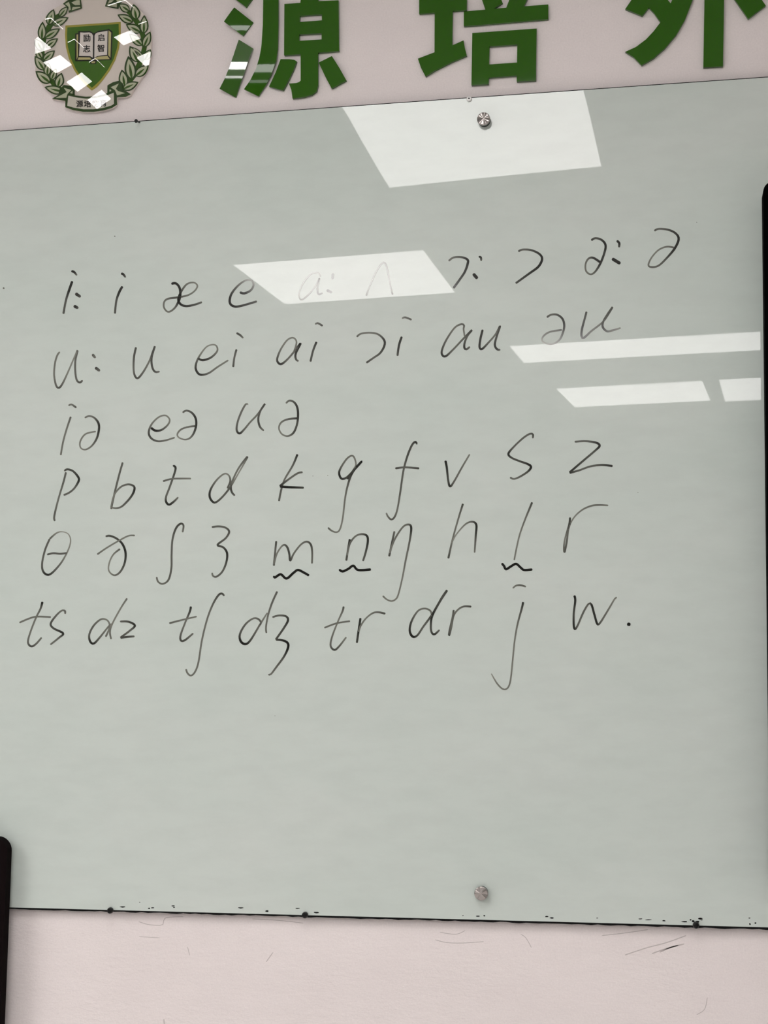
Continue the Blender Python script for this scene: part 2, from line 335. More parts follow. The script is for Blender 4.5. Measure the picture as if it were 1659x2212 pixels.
# handwriting: rows > symbols > strokes, traced in tiles of 1659 : 415
TILE = {'A': (100, 560), 'B': (460, 560), 'C': (760, 520), 'D': (1130, 480), 'E': (90, 850), 'F': (430, 850), 'G': (690, 920), 'H': (1000, 920),
        'I': (30, 1110), 'J': (400, 1110), 'K': (690, 1110), 'L': (1000, 1070), 'M': (30, 1260), 'N': (390, 1260), 'O': (690, 1260), 'P': (1000, 1240)}
ROWS = [
 ('first row of writing, blackest ink', [
  ('long i', 'A', '216,104,9 240,110 265,140,5|225,190,9 200,260 170,355,7 148,472,7|252,295,9 297,326,7|238,403,9 277,423,7'),
  ('short i', 'A', '645,124,9 665,130 685,158,6|658,234,9 630,285 605,360,7 593,470,7'),
  ('joined a and e', 'A', '1080,212,9 1118,208 1148,240 1158,290 1148,350 1110,420,6 1055,455,5 1018,420 1018,370 1050,342,6 1130,330,7 1220,312,5 1280,275,4 1305,230,4 1275,202,4 1215,215,5 1165,280,7 1140,350,9 1165,392 1215,405,8 1290,390,7 1345,370,6'),
  ('letter e', 'B', '232,285,9 270,295 325,270,7 350,225,6 335,185,4 290,180,4 220,225,6 160,300,8 145,370,9 175,405,9 235,405,8 380,364,7'),
  ('long a', 'B', '932,150,3 900,115,2 840,135 780,205 745,290 748,338,3 772,348 830,300 890,225 920,165,4 903,240,5 905,290,6 920,303 946,292,5|1036,122,6 1032,172,5|983,268,7 1028,288,5'),
  ('turned v', 'C', '123,475,4 160,380,3 215,260 262,195,3 285,192,5 305,240,4 325,350,3 345,440,3 353,465,6'),
  ('long turned c', 'C', '836,175,6 880,145,6 950,143,7 1000,165,9 1000,200,9 975,270,8 925,345,8 877,410,9|1095,137,8 1115,145 1117,175,6|1048,285,9 1085,328,9'),
  ('turned c', 'C', '1437,93,7 1475,77,6 1550,82,7 1620,115,8 1643,160,9 1610,225,9 1530,285,8 1415,368,7'),
  ('long turned e', 'D', '588,157,8 625,138,7 680,155,8 712,200,9 700,270,8 665,360,8 620,430,6 580,450,5 543,420,5 540,360,5 565,315,6 605,308,8 665,345,9|808,160,9 830,180 828,218,7|768,315,9 840,358,9'),
  ('turned e', 'D', '1133,75,7 1170,58,6 1250,65,7 1315,95,8 1343,145,9 1310,225,9 1240,310,7 1170,375,6 1110,388,6 1082,370,5 1110,305,4 1170,240,4 1240,212,5 1305,220,6')]),
 ('second row of writing', [
  ('long u', 'A', '117,800,4 95,830,5 75,900 68,1000 85,1090,6 110,1110,7 140,1075,6 185,980,4 250,830,3 270,790,6 252,870,6 250,960 262,1040 290,1065,7 314,1045,6|398,820,7 425,853,5|423,935,8 463,965,6'),
  ('short u', 'A', '775,760,7 757,850,7 755,960,6 770,1015,7 795,1025,7 840,970,6 890,880,5 920,800,6 938,752,6 910,850,7 915,930,7 940,972,7 980,970,5'),
  ('e i pair', 'B', '-129,855,7 -89,872,8 -19,850,7 36,795,5 31,750,4 -4,738,3 -59,760,3 -119,840,5 -147,910,7 -144,960,8 -109,997,8 -39,985,6 41,930,5 133,872,4|204,778,7 185,850,6 175,932,7|203,637,7 235,655 262,682,5'),
  ('a i pair', 'B', '692,815,4 715,755,5 720,705,4 690,678,4 640,700,4 585,780,5 555,860,7 565,895,8 592,905,8 640,868,6 700,800,6 756,728,8 715,815,8 718,865,7 740,880,6|895,713,8 865,790,7 842,885,7|882,562,5 905,552,6 948,576,7'),
  ('turned c and i', 'C', '42,830,6 80,803,5 160,795,5 230,810,6 280,860,8 280,910,8 245,970,7 190,1010,6 125,1055,7|432,828,8 408,900,8 394,995,7|433,672,4 460,662,6 517,683,6'),
  ('a u pair', 'C', '975,830,4 965,760,5 970,735,6 950,720,6 890,750,5 820,850,6 780,940,7 780,985,8 810,998,8 870,945,6 960,850,6 1037,772,7 1000,820,6 975,880,7 972,925,8 990,938,7 1020,915,6|1130,768,8 1110,850,8 1103,920,8 1125,935,8 1180,880,6 1240,810,5 1280,738,7 1250,830,7 1235,900,8 1255,938,8 1283,942,6'),
  ('turned e and u', 'D', '205,822,7 240,800,6 295,800,7 340,835,8 355,890,8 345,950,7 315,1015,6 265,1048,4 210,1050,3 165,1025,3 175,985,5 230,948,5 335,930,6|548,772,7 530,840,7 507,930,8 505,985,8 525,998,8 590,940,6 690,860,5 745,780,6 772,733,6 725,800,6 690,865,7 690,910,8 725,942,7 770,935,6 843,913,4')]),
 ('third row of writing, three pairs only', [
  ('i with turned e', 'E', '252,200,6 215,310,5 185,420 165,533,5|232,105,5 258,95,5 300,123,7|372,210,5 410,195,5 455,210,6 490,255,8 495,310,8 475,390,7 430,455,5 375,485,4 335,465,3 335,410,4 380,350,4 468,328,4'),
  ('e with turned e', 'E', '945,295,9 980,320,9 1035,315,7 1090,270,5 1105,225,4 1070,190,4 1010,205,4 950,265,5 925,335,7 945,385,7 1000,412,6 1070,405,5 1150,380,4|1217,165,6 1250,148,6 1295,165,7 1328,210,8 1335,270,8 1315,340,7 1280,385,5 1235,398,4 1185,380,3 1172,350,4 1205,310,5 1270,288,5 1343,280,7'),
  ('u with turned e', 'F', '425,95,3 405,92,5 370,150,6 335,240,6 325,315,7 350,345,8 390,310,6 440,250,5 510,175,5 570,88,6 530,150,6 512,220,7 525,285,7 560,322,5|750,85,5 780,62,6 820,75,7 848,120,8 855,190,8 845,270,7 815,340,7 765,368,5 715,350,4 690,300,4 710,250,5 770,222,6 860,214,8')]),
 ('fourth row of writing, p to z', [
  ('letter p', 'E', '210,680,6 190,760,6 145,910,5 115,1030,6 108,1080,6 115,1102,6|196,670,6 220,655,7 270,670,7 315,720,8 320,755,8 285,815,6 240,855,6 190,878,6'),
  ('letter b', 'E', '700,595,6 670,700,6 630,860,6 600,998,6|600,985,5 625,880,4 680,810,5 745,785,6 795,800,7 800,835,8 770,895,7 700,970,6 650,990,5 605,985,4'),
  ('letter t', 'E', '1133,622,8 1155,635,8 1150,680,7 1105,810,6 1075,890,6 1075,935,8 1100,960,8 1140,935,7 1180,895,4|1048,758,6 1120,738,5 1200,735,5 1290,735,4'),
  ('letter d', 'F', '245,820,6 270,755,6 255,705,4 215,695,4 150,750,5 100,830,7 92,890,8 115,932,8 145,940,7 200,895,6 265,815,6 340,690,2 418,548,6 345,640,5 290,750,5 275,810,7 285,855,7 310,882,6'),
  ('letter k', 'F', '850,525,8 810,620,6 740,740,5 710,830,6 690,930,6|895,680,6 850,690,6 775,740,6 697,800,8|697,803,8 760,808,9 905,814,7'),
  ('letter g', 'F', '1280,740,8 1330,665,5 1355,610,4 1330,540,5 1280,560,5 1225,640,6 1210,690,8 1230,735,8 1275,725,7 1340,660,7 1405,587,8 1340,660,8 1300,740,7 1265,880,5 1240,1080,4 1215,1175,4 1185,1198,4 1145,1185,5 1113,1158,6'),
  ('letter f', 'G', '843,160,7 830,138,8 800,165,7 760,260,7 725,390,6 700,560,6 675,710,5 650,785,6 620,808,6 590,780,5 577,750,4|655,367,7 740,358,6 862,367,7'),
  ('letter v', 'G', '1088,300,9 1100,360,8 1112,470,7 1128,522,8 1160,485,6 1230,360,5 1298,245,4'),
  ('letter s', 'H', '603,108,6 605,75,7 580,68,6 520,105,6 440,180,6 393,240,8 420,275,7 490,305,7 560,330,8 588,355,9 560,395,7 490,440,6 440,458,5 407,445,6'),
  ('letter z', 'H', '965,137,6 1060,132,6 1150,145,8 1180,172,9 1140,215,7 1040,300,7 920,403,8|920,406,8 1000,385,6 1100,350,6 1200,338,7 1293,347,8')]),
 ('fifth row of writing, with wavy underlines', [
  ('theta', 'I', '310,215,6 270,310,6 245,420,6 250,490,7 285,525,8 330,510,7 410,420,5 470,310,3 490,230,2 470,175,1 420,155,1 370,165,3 310,215,6|287,352,6 340,340,6 400,345,6 460,338,6'),
  ('eth', 'I', '792,195,6 830,190,7 890,215,7 940,265,8 965,340,8 955,430,7 915,505,6 865,530,5 820,490,3 825,420,3 860,350,4 917,303,6|720,350,5 800,295,4 910,230,4 990,190,4 1045,187,5'),
  ('long s', 'I', '1457,160,5 1465,100,6 1440,85,7 1400,125,7 1370,220,6 1362,350,6 1360,470,6 1335,570,6 1285,605,5 1245,585,5 1233,545,5'),
  ('ezh', 'J', '230,115,6 290,108,6 350,120,6 380,155,7 350,210,6 280,268,7 330,290,7 362,340,8 355,420,7 320,500,6 270,543,6 240,535,5 233,508,5'),
  ('letter m, underlined', 'J', '787,235,7 778,320,6 766,448,7|766,440,5 790,350,4 830,285,4 860,268,6 885,295,7 900,350,7 908,403,7 940,340,5 1000,265,5 1050,240,6 1085,265,7 1097,330,6 1095,430,5|765,535,9 775,550,9 825,522,9 875,558,9 935,510,9 975,485,9 1030,510,9 1070,533,9'),
  ('letter n, underlined', 'K', '263,218,8 250,290,7 232,405,7|240,360,4 262,260,6 310,195,5 365,175,6 410,190,8 418,240,8 400,330,7 376,408,6|170,480,9 200,497,9 250,475,9 293,448,9 335,485,9 445,480,9'),
  ('eng', 'K', '648,150,6 625,260,7 602,368,7|605,340,4 650,220,5 720,115,5 770,92,6 793,120,8 780,230,6 745,400,5 715,560,4 680,700,4 655,740,4 620,753,4 580,738,4 547,708,5'),
  ('letter h', 'G', '1240,672,7 1200,800,5 1150,980,5 1113,1145,7|1140,1015,4 1180,940,2 1260,850,4 1320,828,6 1355,855,8 1350,950,7 1340,1095,4'),
  ('letter l, underlined', 'L', '598,60,7 540,200,5 490,340,4 460,470,4 443,560,4|335,587,9 355,610,9 372,638,9 420,610,9 460,592,9 500,625,9 530,645,9 600,640,9'),
  ('letter r', 'H', '925,790,7 918,850,7 885,960,4 872,1040,5 877,1090,6 895,1010,6 915,880,4 960,790,3 1030,725,4 1110,690,5 1180,683,5 1255,687,4')]),
 ('sixth and lowest row of writing, ending in a full stop', [
  ('t s pair', 'M', '247,160,9 230,220,6 190,300,5 140,430,5 122,510,6 150,545,7 190,525,6 240,468,5|48,340,5 130,305,5 200,288,5 320,292,5|443,265,5 440,238,6 410,238,5 360,285,6 318,350,7 345,390,7 425,432,8 390,470,6 315,530,5'),
  ('d z pair', 'M', '793,462,6 820,400,4 825,350,4 800,315,4 750,312,5 690,365,6 652,440,6 658,500,8 690,520,8 740,470,6 820,370,4 845,350,4|978,130,5 920,220,4 850,350,4 830,420,5 840,483,5|917,330,6 990,332,7 1045,365,8 1000,410,6 920,470,7|920,471,7 975,463,7 1042,458,6'),
  ('t with long s', 'N', '90,200,8 80,245,7 40,340,5 0,450,6 5,495,7 40,490,7 110,432,5|-97,345,6 0,320,5 140,287,4|378,110,6 360,90,7 330,100,7 280,180,6 230,310,5 185,490,5 155,680,5 125,765,5 90,797,5 60,775,5 47,740,5'),
  ('d with ezh', 'N', '675,370,6 695,340,6 670,308,6 625,305,5 560,355,6 513,440,7 520,500,9 560,525,9 605,490,7 690,350,5 750,255,3|835,70,6 790,170,6 755,280,5 738,380,5 742,430,5|793,293,6 850,278,6 910,285,7 928,320,8 890,390,7 822,487,7|822,487,7 870,490,8 920,510,9 930,550,9 895,630,7 830,720,6 780,785,5 757,788,5'),
  ('t r pair', 'O', '209,200,7 200,240,6 160,330,4 110,460,5 97,540,6 130,575,7 170,545,6 232,465,4|42,385,5 150,345,5 265,327,5|355,300,8 340,400,8 323,515,7|340,420,4 355,370,5 400,305,4 460,258,5 510,250,6 570,263,7'),
  ('d r pair', 'O', '970,290,4 960,240,5 910,218,5 850,240,5 795,330,7 780,410,8 805,460,9 845,450,7 900,370,6 970,275,7 1020,190,7 1065,110,6 1102,62,7 1040,160,6 975,280,8 962,370,7 970,425,7 995,440,8 1038,402,5|1160,230,7 1150,290,5 1125,400,6 1120,450,7 1140,380,5 1160,280,5 1200,225,5 1250,200,6 1312,202,7'),
  ('letter j', 'P', '520,242,8 510,290,7 470,440,5 445,590,4 428,760,4 410,920,4 385,985,4 345,993,4 295,945,4 245,860,1|430,123,4 460,100,5 500,97,6 545,110,5'),
  ('letter w', 'P', '962,185,9 970,230,8 957,340,7 957,440,8 967,475,8 990,445,6 1040,330,6 1085,258,6 1110,265,8 1135,350,8 1160,430,8 1185,420,6 1260,300,5 1310,215,4 1330,202,5'),
  ('full stop', 'P', '1418,431,9 1432,434,9 1447,436,9')])]
S415 = 415.0 / 1659.0
def write_symbol(strokes, o, parent, lab):
    bm = bmesh.new(); lay = bm.verts.layers.float.new('ink_density')
    for k, s in enumerate(strokes.split('|')):
        pts = [(o[0] + x * S415, o[1] + y * S415, p) for x, y, p in parse(s)]
        fat = 1.35 if len(pts) == 2 or lab == 'full stop' else 1.0
        ribbon(bm, lay, smooth_path(pts), lambda p: fat * (2.1 + 0.34 * p), board_y, 0.00003 * k)
    finish(bm)
    ob = link('written_symbol', bm, M['ink'], parent)
    ob['label'] = 'handwritten ' + lab
    return ob
PAIRS = {'e i pair': (1, 'e of the e i pair', 'i of the e i pair'), 'a i pair': (1, 'a of the a i pair', 'i of the a i pair'), 'turned c and i': (1, 'turned c before i', 'i after turned c'),
         'a u pair': (1, 'a of the a u pair', 'u of the a u pair'), 'turned e and u': (1, 'turned e before u', 'u after turned e'), 'i with turned e': (2, 'i before turned e', 'turned e after i'),
         'e with turned e': (1, 'e before turned e', 'turned e after e'), 'u with turned e': (1, 'u before turned e', 'turned e after u'), 't s pair': (2, 't of the t s pair', 's of the t s pair'),
         'd z pair': (2, 'd of the d z pair', 'z of the d z pair'), 't with long s': (2, 't before long s', 'long s after t'), 'd with ezh': (2, 'd before ezh', 'ezh after d'),
         't r pair': (2, 't of the t r pair', 'r of the t r pair'), 'd r pair': (1, 'd of the d r pair', 'r of the d r pair')}
for lab, syms in ROWS:
    first = syms[0]; p0 = parse(first[2].split('|')[0])[0]; o = TILE[first[1]]
    line = empty('handwriting_line', W(o[0] + p0[0] * S415, o[1] + p0[1] * S415, board_y), board); line['label'] = lab
    for nm, t, s in syms:
        if nm in PAIRS:
            k, n1, n2 = PAIRS[nm]; st = s.split('|')
            write_symbol('|'.join(st[:k]), TILE[t], line, n1); write_symbol('|'.join(st[k:]), TILE[t], line, n2)
        else: write_symbol(s, TILE[t], line, nm)
# stray ink specks
for x, y, sz in ((8, 622, 3.5), (248, 510, 2.5), (1505, 480, 1.5), (676, 1028, 1.5), (708, 1027, 1.5), (594, 1546, 1.5), (1378, 1064, 1.5)):
    bm = bmesh.new(); lay = bm.verts.layers.float.new('ink_density')
    ribbon(bm, lay, smooth_path([(x - sz * .5, y, 5), (x + sz * .5, y + sz * .3, 5)], 1), lambda p: sz, board_y, 0)
    finish(bm); link('ink_speck', bm, M['ink'], board)

# ------------------------------------------------------------------ green cut-out characters
LET_Y = -0.006
def flat_y(x, z): return LET_Y
def tilt_toward(px, py, target, k, base=LET_Y):
    """surface of a sprung piece whose face at (px, py) mirrors the lamp at target."""
    c = W(px, py, base); n = ((EYE - c).normalized() + (Vector(target) - c).normalized()).normalized()
    gx, gz = n.x / -n.y, n.z / -n.y
    return lambda x, z: c.y + gx * (x - c.x) + gz * (z - c.z) + 0.5 * k * (z - c.z) ** 2 - 0.004
LAMP1 = (-0.50, -1.44, 2.50)
def character(name, label, pieces, ox, sc):
    t = empty(name, W(ox + 600 * sc, 400 * sc, 0)); tag(t, label, 'wall sign character', 'green sign characters above the board')
    for part, outer, holes, surf in pieces:
        surf = surf or flat_y
        cv = lambda l: [(lambda p: (p.x, p.z))(W(ox + x * sc, y * sc, surf)) for x, y in l]
        bm = slab(cv(outer), [cv(h) for h in holes], surf, -LET_Y - 0.0005 if surf is flat_y else 0.0035, 0 if surf is flat_y else 8)
        o = link(part, bm, M['green_bright'] if surf is not flat_y and len(outer) == 11 else M['green'], t, smooth=False)
        if surf is not flat_y:
            for p in o.data.polygons:
                if abs(p.normal.y) > 0.7: p.use_smooth = True
            bm2 = bmesh.new(); bm2.from_mesh(o.data)
            bmesh.ops.split_edges(bm2, edges=[e for e in bm2.edges if len(e.link_faces) == 2 and e.calc_face_angle(0) > 0.8]); bm2.to_mesh(o.data); bm2.free()
    return t
s1 = 350 / 1659
def bent_tail(z0, z1, f):
    def g(x, z):
        t = min(max((z0 - z) / (z0 - z1), 0.0), 1.0); t = t * t * (3 - 2 * t)
        return LET_Y * (1 - t) + f(x, z) * t
    return g
character('sign_character', 'green cut-out Chinese character with three water drops, between the round emblem and the middle character', [
    ('drop_stroke', [(295, -221), (488, -68), (385, 72), (190, -76)], [], None),
    ('drop_stroke', [(265, 75), (458, 228), (355, 368), (160, 220)], [], tilt_toward(450 + 215 * s1, 300 * s1, LAMP1, 6.0)),
    ('drop_stroke', [(312, 405), (458, 495), (420, 590), (370, 740), (320, 880), (283, 1000), (200, 955), (115, 908), (170, 800), (215, 690), (260, 560)], [], tilt_toward(450 + 300 * s1, 690 * s1, LAMP1, 4.6)),
    ('cliff_stroke', [(1430, -420), (1430, -270), (718, -262), (718, 0), (718, 250), (712, 500), (695, 620), (650, 750), (590, 870), (513, 985), (365, 913), (430, 820), (490, 700), (520, 600), (545, 450), (558, 250), (562, 0), (562, -410)], [], bent_tail(W(570, 100).z, W(565, 142).z, tilt_toward(450 + 560 * s1, 715 * s1, LAMP1, 4.0))),
    ('centre_piece', [(778, 40), (942, 30), (960, -150), (1140, -160), (1125, 12), (1333, 2), (1338, 522), (1125, 540), (1125, 870), (1110, 930), (1060, 970), (980, 993), (862, 1008), (850, 920), (825, 855), (900, 850), (930, 840), (945, 825), (945, 555), (775, 565)],
     [[(938, 160), (935, 225), (1163, 208), (1163, 145)], [(932, 352), (930, 418), (1160, 403), (1160, 340)]], None),
    ('dot_stroke', [(740, 605), (830, 606), (880, 612), (905, 628), (870, 720), (820, 825), (765, 925), (690, 905), (622, 885), (690, 740)], [], None),
    ('dot_stroke', [(1265, 573), (1345, 700), (1413, 822), (1340, 862), (1262, 905), (1195, 780), (1130, 640)], [], None)], 450, s1)
character('sign_character', 'green cut-out Chinese character with a square mouth part, directly above the small white screw', [
    ('earth_piece', [(168, -50), (168, 140), (327, 130), (325, 535), (155, 600), (185, 690), (232, 782), (340, 715), (500, 635), (655, 570), (635, 490), (622, 413), (507, 465), (512, 112), (655, 102), (658, -60), (505, -60), (505, -330), (330, -330), (330, -50)], [], None),
    ('stand_piece', [(625, 118), (845, 98), (812, 0), (770, -110), (930, -160), (1005, -15), (1022, 28), (930, 90), (1060, 78), (1090, 0), (1130, -140), (1320, -110), (1265, 15), (1238, 65), (1490, 45), (1490, 195), (625, 268)], [], None),
    ('roof_piece', [(660, -300), (980, -325), (960, -440), (1130, -450), (1140, -335), (1460, -360), (1460, -220), (660, -175)], [], None),
    ('mouth_piece', [(712, 338), (1371, 292), (1363, 822), (1167, 835), (1167, 773), (882, 795), (879, 860), (703, 872)], [[(888, 475), (883, 660), (1170, 640), (1172, 455)]], None)], 870, s1)
s2 = 339 / 1659
character('sign_character', 'green cut-out Chinese character with a long straight upright, at the top right corner', [
    ('evening_piece', [(150, 95), (330, 168), (400, 80), (455, 140), (505, 212), (522, 235), (450, 330), (370, 415), (265, 495), (150, 548), (240, 605), (322, 690), (450, 615), (570, 510), (690, 370), (780, 210), (862, 0), (920, -270), (560, -270), (590, -380), (400, -400), (330, -180), (215, 0)],
     [[(630, 35), (645, 0), (700, -130), (530, -130), (500, -90), (600, 0)]], None),
    ('upright_stroke', [(987, -400), (1195, -400), (1195, -180), (1330, -260), (1595, 0), (1635, 58), (1450, 200), (1310, 0), (1195, -175), (1195, 0), (1183, 700), (975, 713), (987, 0)], [], None)], 1320, s2)

# ------------------------------------------------------------------ round emblem
EC = W(204, 125, -0.012); EMB_Y = -0.006
EMB = [(0, 1, -20.674), (1, 0, -22.415), (0, 2, -1.157), (1, 1, 0.768), (2, 0, 1.638), (0, 3, 0.009), (1, 2, 0.033), (2, 1, 0.006), (3, 0, 0.152)]
def emb_g(x, z):
    u, v = (min(max((q) / 0.1, -1.5), 1.4) for q in (x - EC.x, z - EC.z))
    return 0.001 * sum(c * u ** i * v ** j for i, j, c in EMB)
def emb_y(off):
    return lambda x, z: EMB_Y - off
ES = 300.0 / 1659.0
def ezp(l): return [(50 + x * ES, y * ES) for x, y in l]
def gloss_print(name, col): return mat(name, col, 0.03, ior=1.22)
M['e_dark'] = gloss_print('dark_green_print', (0.0276, 0.0662, 0.0138)); M['e_mid'] = gloss_print('leaf_green_print', (0.0414, 0.1132, 0.0110))
M['e_green'] = gloss_print('shield_green_print', (0.0552, 0.1587, 0.0138)); M['e_pale'] = gloss_print('pale_leaf_print', (0.5520, 0.5796, 0.4140))
M['e_gold'] = gloss_print('olive_gold_print', (0.4140, 0.3726, 0.0621)); M['e_black'] = gloss_print('black_print', (0.0083, 0.0097, 0.0083))
M['e_page'] = gloss_print('page_print', (0.8280, 0.7728, 0.7314)); M['e_edge'] = gloss_print('page_edge_print', (0.5796, 0.5244, 0.2346))
M['e_plate'] = gloss_print('cream_plate', (0.8280, 0.7521, 0.6900)); M['e_banner'] = gloss_print('banner_print', (0.6900, 0.6624, 0.5796))
GHOST = 0.018
def clear_mat(share):
    m = bpy.data.materials.new('clear_acrylic'); m.use_nodes = True; nt = m.node_tree; nt.nodes.clear()
    out = N(nt, 'ShaderNodeOutputMaterial'); mx = N(nt, 'ShaderNodeMixShader'); tr = N(nt, 'ShaderNodeBsdfTransparent'); gl = N(nt, 'ShaderNodeBsdfGlossy')
    tr.inputs[0].default_value = (0.99, 0.99, 0.985, 1); gl.inputs['Roughness'].default_value = 0.0; mx.inputs[0].default_value = share
    at = N(nt, 'ShaderNodeAttribute', attribute_name='steered_normal'); nt.links.new(at.outputs['Vector'], gl.inputs['Normal'])
    nt.links.new(tr.outputs[0], mx.inputs[1]); nt.links.new(gl.outputs[0], mx.inputs[2]); nt.links.new(mx.outputs[0], out.inputs[0])
    return m
M['clear'] = clear_mat(0.085); M['clear_inner'] = clear_mat(0.012)
emblem = empty('school_emblem', EC)
tag(emblem, 'round glossy emblem with green laurel wreath, shield and open book, left above the board', 'emblem')
layer_n = [0]
def layer(name, polys, m, parent, lvl, thick=0.0002, fine=False):
    """flat printed shapes [(outline, holes)] in one mesh at stacking level lvl."""
    sf = emb_y(0.0006 * lvl); full = bmesh.new()
    for outer, holes in polys:
        cv = lambda l: [(lambda p: (p.x, p.z))(W(x, y, sf)) for x, y in ezp(l)]
        b = slab(cv(outer), [cv(h) for h in holes], sf, thick, 5 if fine else 3)
        me = bpy.data.meshes.new('tmp'); b.to_mesh(me); b.free(); full.from_mesh(me); bpy.data.meshes.remove(me)
    o = link(name, full, m, parent); 
    for p in o.data.polygons: p.use_smooth = False
    return o
def lens(bx, by, tx, ty, wd, n=9, s=1.0, t0=0.0, t1=1.0):
    dx, dy = tx - bx, ty - by; l = math.hypot(dx, dy); ux, uy = dx / l, dy / l; L, Rr = [], []
    for i in range(n + 1):
        t = i / n; h = wd / 2 * s * (math.sin(math.pi * t ** 0.8) ** 0.85 if 0 < t < 1 else 0)
        q = t0 + (t1 - t0) * t
        px, py = bx + dx * q, by + dy * q
        L.append((px - uy * h, py + ux * h)); Rr.append((px + uy * h, py - ux * h))
    return L + Rr[-2:0:-1]
def stroke_poly(pts, wds):
    L, Rr = [], []; n = len(pts)
    for i, (x, y) in enumerate(pts):
        a, b = pts[max(0, i - 1)], pts[min(n - 1, i + 1)]; tx, ty = b[0] - a[0], b[1] - a[1]; l = math.hypot(tx, ty)
        h = (wds[i] if isinstance(wds, (list, tuple)) else wds) / 2
        L.append((x - ty / l * h, y + tx / l * h)); Rr.append((x + ty / l * h, y - tx / l * h))
    return L + Rr[::-1]
SIL = [(545, -80), (600, -110), (850, -135), (1100, -110), (1160, -80), (1215, -5), (1330, 48), (1400, 120), (1455, 180), (1490, 300), (1522, 375), (1530, 500), (1524, 600), (1520, 690), (1500, 790), (1440, 890), (1378, 985), (1330, 1040), (1288, 1128), (1225, 1158), (1125, 1165),
       (1112, 1258), (1060, 1290), (960, 1322), (840, 1340), (720, 1340), (600, 1320), (503, 1282), (505, 1205), (345, 1184), (380, 1150), (300, 1095), (250, 1040), (190, 960), (145, 852), (148, 760), (136, 670), (145, 590), (138, 470), (175, 440), (180, 360), (230, 258), (270, 190), (362, 108), (475, 45)]
o = layer('backing_plate', [(SIL, [])], M['e_plate'], emblem, 0, 0.0055); o['label'] = 'cream plate behind the print'
LEFT = [(430, 200, 535, 75, 75), (300, 300, 365, 108, 100), (345, 300, 542, 208, 90), (222, 480, 232, 258, 95), (255, 455, 440, 340, 90), (225, 600, 145, 460, 90), (265, 570, 415, 458, 80), (225, 700, 150, 585, 80), (240, 725, 378, 602, 85),
        (255, 840, 138, 668, 100), (285, 900, 300, 745, 85), (335, 955, 395, 815, 75), (325, 990, 147, 850, 112), (410, 1045, 460, 870, 105), (480, 1100, 252, 1040, 95)]
RIGHT = [(1270, 135, 1140, 45, 90), (1355, 235, 1318, 48, 105), (1315, 265, 1126, 175, 92), (1440, 405, 1447, 178, 98), (1405, 385, 1226, 290, 100), (1440, 565, 1520, 375, 92), (1425, 545, 1265, 400, 92), (1450, 720, 1524, 588, 85), (1375, 745, 1272, 548, 105),
         (1430, 690, 1300, 560, 60), (1300, 955, 1255, 668, 125), (1340, 910, 1503, 775, 105), (1215, 1035, 1178, 830, 105), (1190, 1065, 1378, 980, 92)]
STEMS = ([(520, 120), (385, 215), (310, 320), (250, 450), (225, 600), (240, 740), (290, 900), (380, 1020), (490, 1085)], [(1180, 80), (1290, 165), (1370, 275), (1430, 420), (1450, 560), (1420, 700), (1330, 890), (1235, 1010), (1185, 1065)])
for leaves, stem, lab in ((LEFT, STEMS[0], 'left laurel branch'), (RIGHT, STEMS[1], 'right laurel branch')):
    br = layer('laurel_branch', [(stroke_poly(stem, [30, 60, 66, 60, 56, 60, 66, 60, 30]), [])], M['e_mid'], emblem, 1); br['label'] = lab
    for k, (bx, by, tx, ty, wd) in enumerate(leaves):
        lf = layer('laurel_leaf', [(lens(bx, by, tx, ty, wd * 1.12), [])], M['e_dark'], br, 2 + 0.05 * (k % 4))
        cx_, cy_ = bx * .9 + tx * .1, by * .9 + ty * .1
        dx, dy = tx - bx, ty - by; l = math.hypot(dx, dy)
        pale = [lens(bx + dx * .06, by + dy * .06, tx - dx * .12, ty - dy * .12, wd * .78)]
        vein = lens(bx + dx * .02, by + dy * .02, bx + dx * .68, by + dy * .68, wd * .26)
        # the pale blade and its green midrib are printed on the leaf
        for nm, pl, mm, lv in (('p', pale[0], M['e_pale'], 2.3), ('v', vein, M['e_mid'], 2.6)):
            sf = emb_y(0.0006 * lv); cv = [(lambda p: (p.x, p.z))(W(x, y, sf)) for x, y in ezp(pl)]
            b = slab(cv, [], sf, 0.0001, 2); b2 = bmesh.new(); b2.from_mesh(lf.data); n0 = len(b2.faces)
            me = bpy.data.meshes.new('tmp'); b.to_mesh(me); b.free(); b2.from_mesh(me); bpy.data.meshes.remove(me)
            b2.faces.ensure_lookup_table(); lf.data.materials.append(mm); idx = len(lf.data.materials) - 1
            for f in b2.faces[n0:]: f.material_index = idx
            b2.to_mesh(lf.data); b2.free()
for dark, pales, lab in (([(475, 45), (548, -10), (690, -10), (702, 100), (545, 152), (535, 90)], [[(500, 48), (545, 22), (560, 62), (570, 115), (545, 128), (540, 80)], [(575, 30), (640, 2), (676, 2), (680, 60), (620, 62)], [(590, 85), (680, 80), (682, 92), (580, 122)]], 'left end of the upper ribbon'),
                         ([(1005, -10), (1215, -10), (1150, 50), (1138, 108), (978, 76)], [[(1030, 2), (1080, 2), (1060, 25), (1010, 45)], [(1000, 52), (1100, 45), (1120, 30), (1118, 88), (998, 65)], [(1110, 0), (1185, 0), (1130, 30)]], 'right end of the upper ribbon')):
    rb = layer('ribbon_end', [(dark, [])], M['e_dark'], emblem, 3); rb['label'] = lab
    layer('ribbon_face', [(p, []) for p in pales], M['e_pale'], rb, 3.4)
sh = layer('shield', [([(505, 305), (1165, 262), (1165, 400), (1145, 580), (1100, 720), (1030, 850), (950, 960), (880, 1040), (820, 1082), (770, 1040), (690, 960), (610, 840), (545, 700), (510, 560), (500, 420)], [])], M['e_gold'], emblem, 1.2)
sh['label'] = 'shield with olive gold rim'
